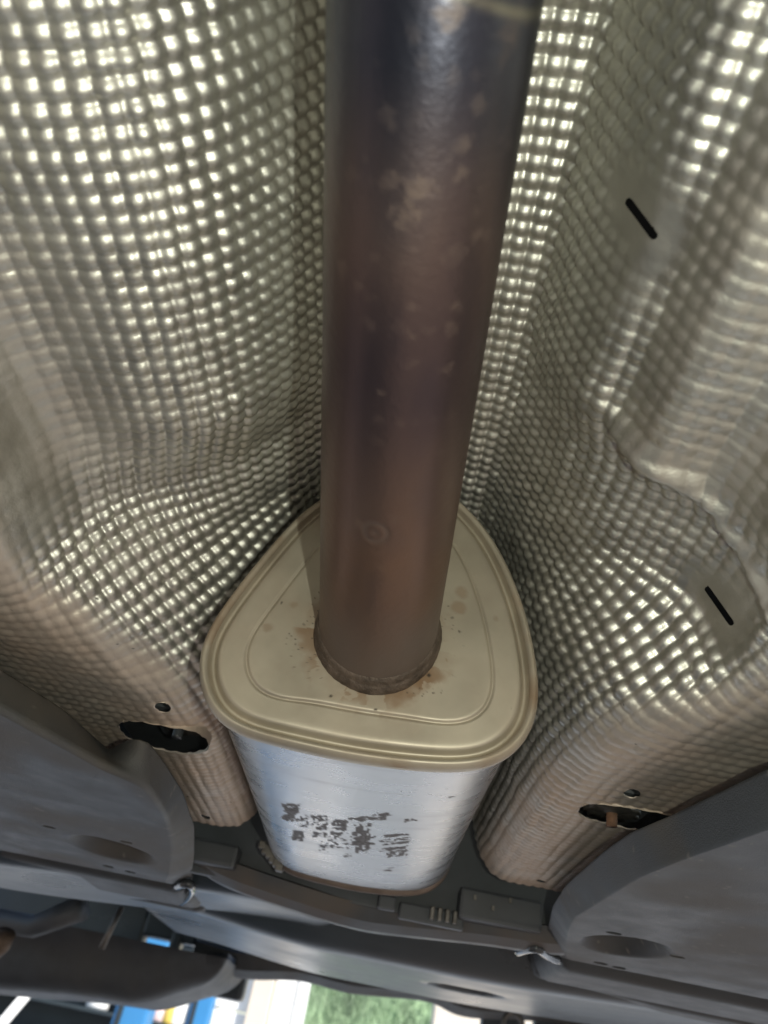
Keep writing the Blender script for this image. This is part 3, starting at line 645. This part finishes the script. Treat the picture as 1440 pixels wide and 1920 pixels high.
def bottle(px, py, y, col, r, label):
    c = at_y(px, py, y); Mb = mat('bottle_plastic', col, .4)
    o = root('bottle', label, 'bottle', group='bottles on the storage rack')
    zf = max([z for z in (-.9, -.3, .02, .6) if z <= c[2] + .05])
    tube('body', [(c[0], y, zf + .001), (c[0], y, zf + .02), (c[0], y, zf + .22), (c[0], y, zf + .26)], [r * .95, r, r, r * .45], Mb, o, 20)
    tube('cap', [(c[0], y, zf + .26), (c[0], y, zf + .30)], r * .42, Mb, o, 16)
bottle(180, 1893, yw + .3, (.85, .85, .83), .10, 'white bottle on the rack left of the wider blue post')
bottle(333, 1899, yw + .3, (.85, .85, .83), .09, 'white bottle on the rack between the two blue posts')
bottle(298, 1910, yw + .3, (.80, .62, .60), .09, 'pinkish bottle on the rack between the two blue posts')
bottle(325, 1880, yw + .25, (.75, .55, .12), .055, 'yellow bottle on the rack between the two blue posts')
pole = root('white_pole', 'thin white pole slanting at the far lower left corner', 'pole')
a, b = at_y(-10, 1935, 4.0), at_y(52, 1862, 4.0)
d_ = (b - a); a2 = a - d_ * ((a[2] + H) / d_[2]); b2 = b + d_ * 2
tube('shaft', [a2, (a2 + b2) / 2, b2], .022, M_WHITE, pole, 14); tube('foot', [a2 + (0, 0, .001), a2 + (0, 0, .03)], .06, M_DARK, pole, 16)
# a grassy bank rising behind the yard
M_TURF = mat('turf', (.19, .28, .16), .8, 0, grain=(.8, .3, (1, 1, 1)), bump=(30, .4))
M_BLADE = mat('grass_blades', (.27, .38, .23), .6, 0, grain=(2, .4, (1, 1, 1)))
bx = np.linspace(X_at(540, 1890, 9) - .3, X_at(1000, 1890, 9) + 2.5, 40); by = np.linspace(9.2, 14, 40)
Xg, Yg = np.meshgrid(bx, by)
def bz(x, y): return -H + .01 + 3.0 * sstep(9.2, 13.4, y) + .08 * np.sin(x * 2.1 + y) * sstep(9.2, 10, y)
o = raw('grass_bank', np.stack([Xg, Yg, bz(Xg, Yg)], -1).reshape(-1, 3), grid_faces(40, 40), M_TURF); o['kind'] = 'structure'
r = np.random.default_rng(3); nb_ = 26000
gx_ = bx[0] + (bx[-1] - bx[0]) * r.random(nb_); gy_ = 9.3 + 4.5 * r.random(nb_); gz_ = bz(gx_, gy_)
hh_ = .10 + .22 * r.random(nb_); a_ = r.random(nb_) * 6.28; w_ = .006 + .008 * r.random(nb_)
B0 = np.stack([gx_, gy_, gz_ - .01], 1); sd = np.stack([np.cos(a_) * w_, np.sin(a_) * w_, 0 * a_], 1)
tip = B0 + np.stack([.12 * r.normal(size=nb_) * hh_ * 3, .1 * r.normal(size=nb_) * hh_ * 3, hh_], 1)
Q = np.stack([B0 - sd, B0 + sd, tip], 1).reshape(-1, 3)
o = raw('grass', Q, np.arange(nb_ * 3).reshape(-1, 3), M_BLADE, smooth=False); o['kind'] = 'stuff'
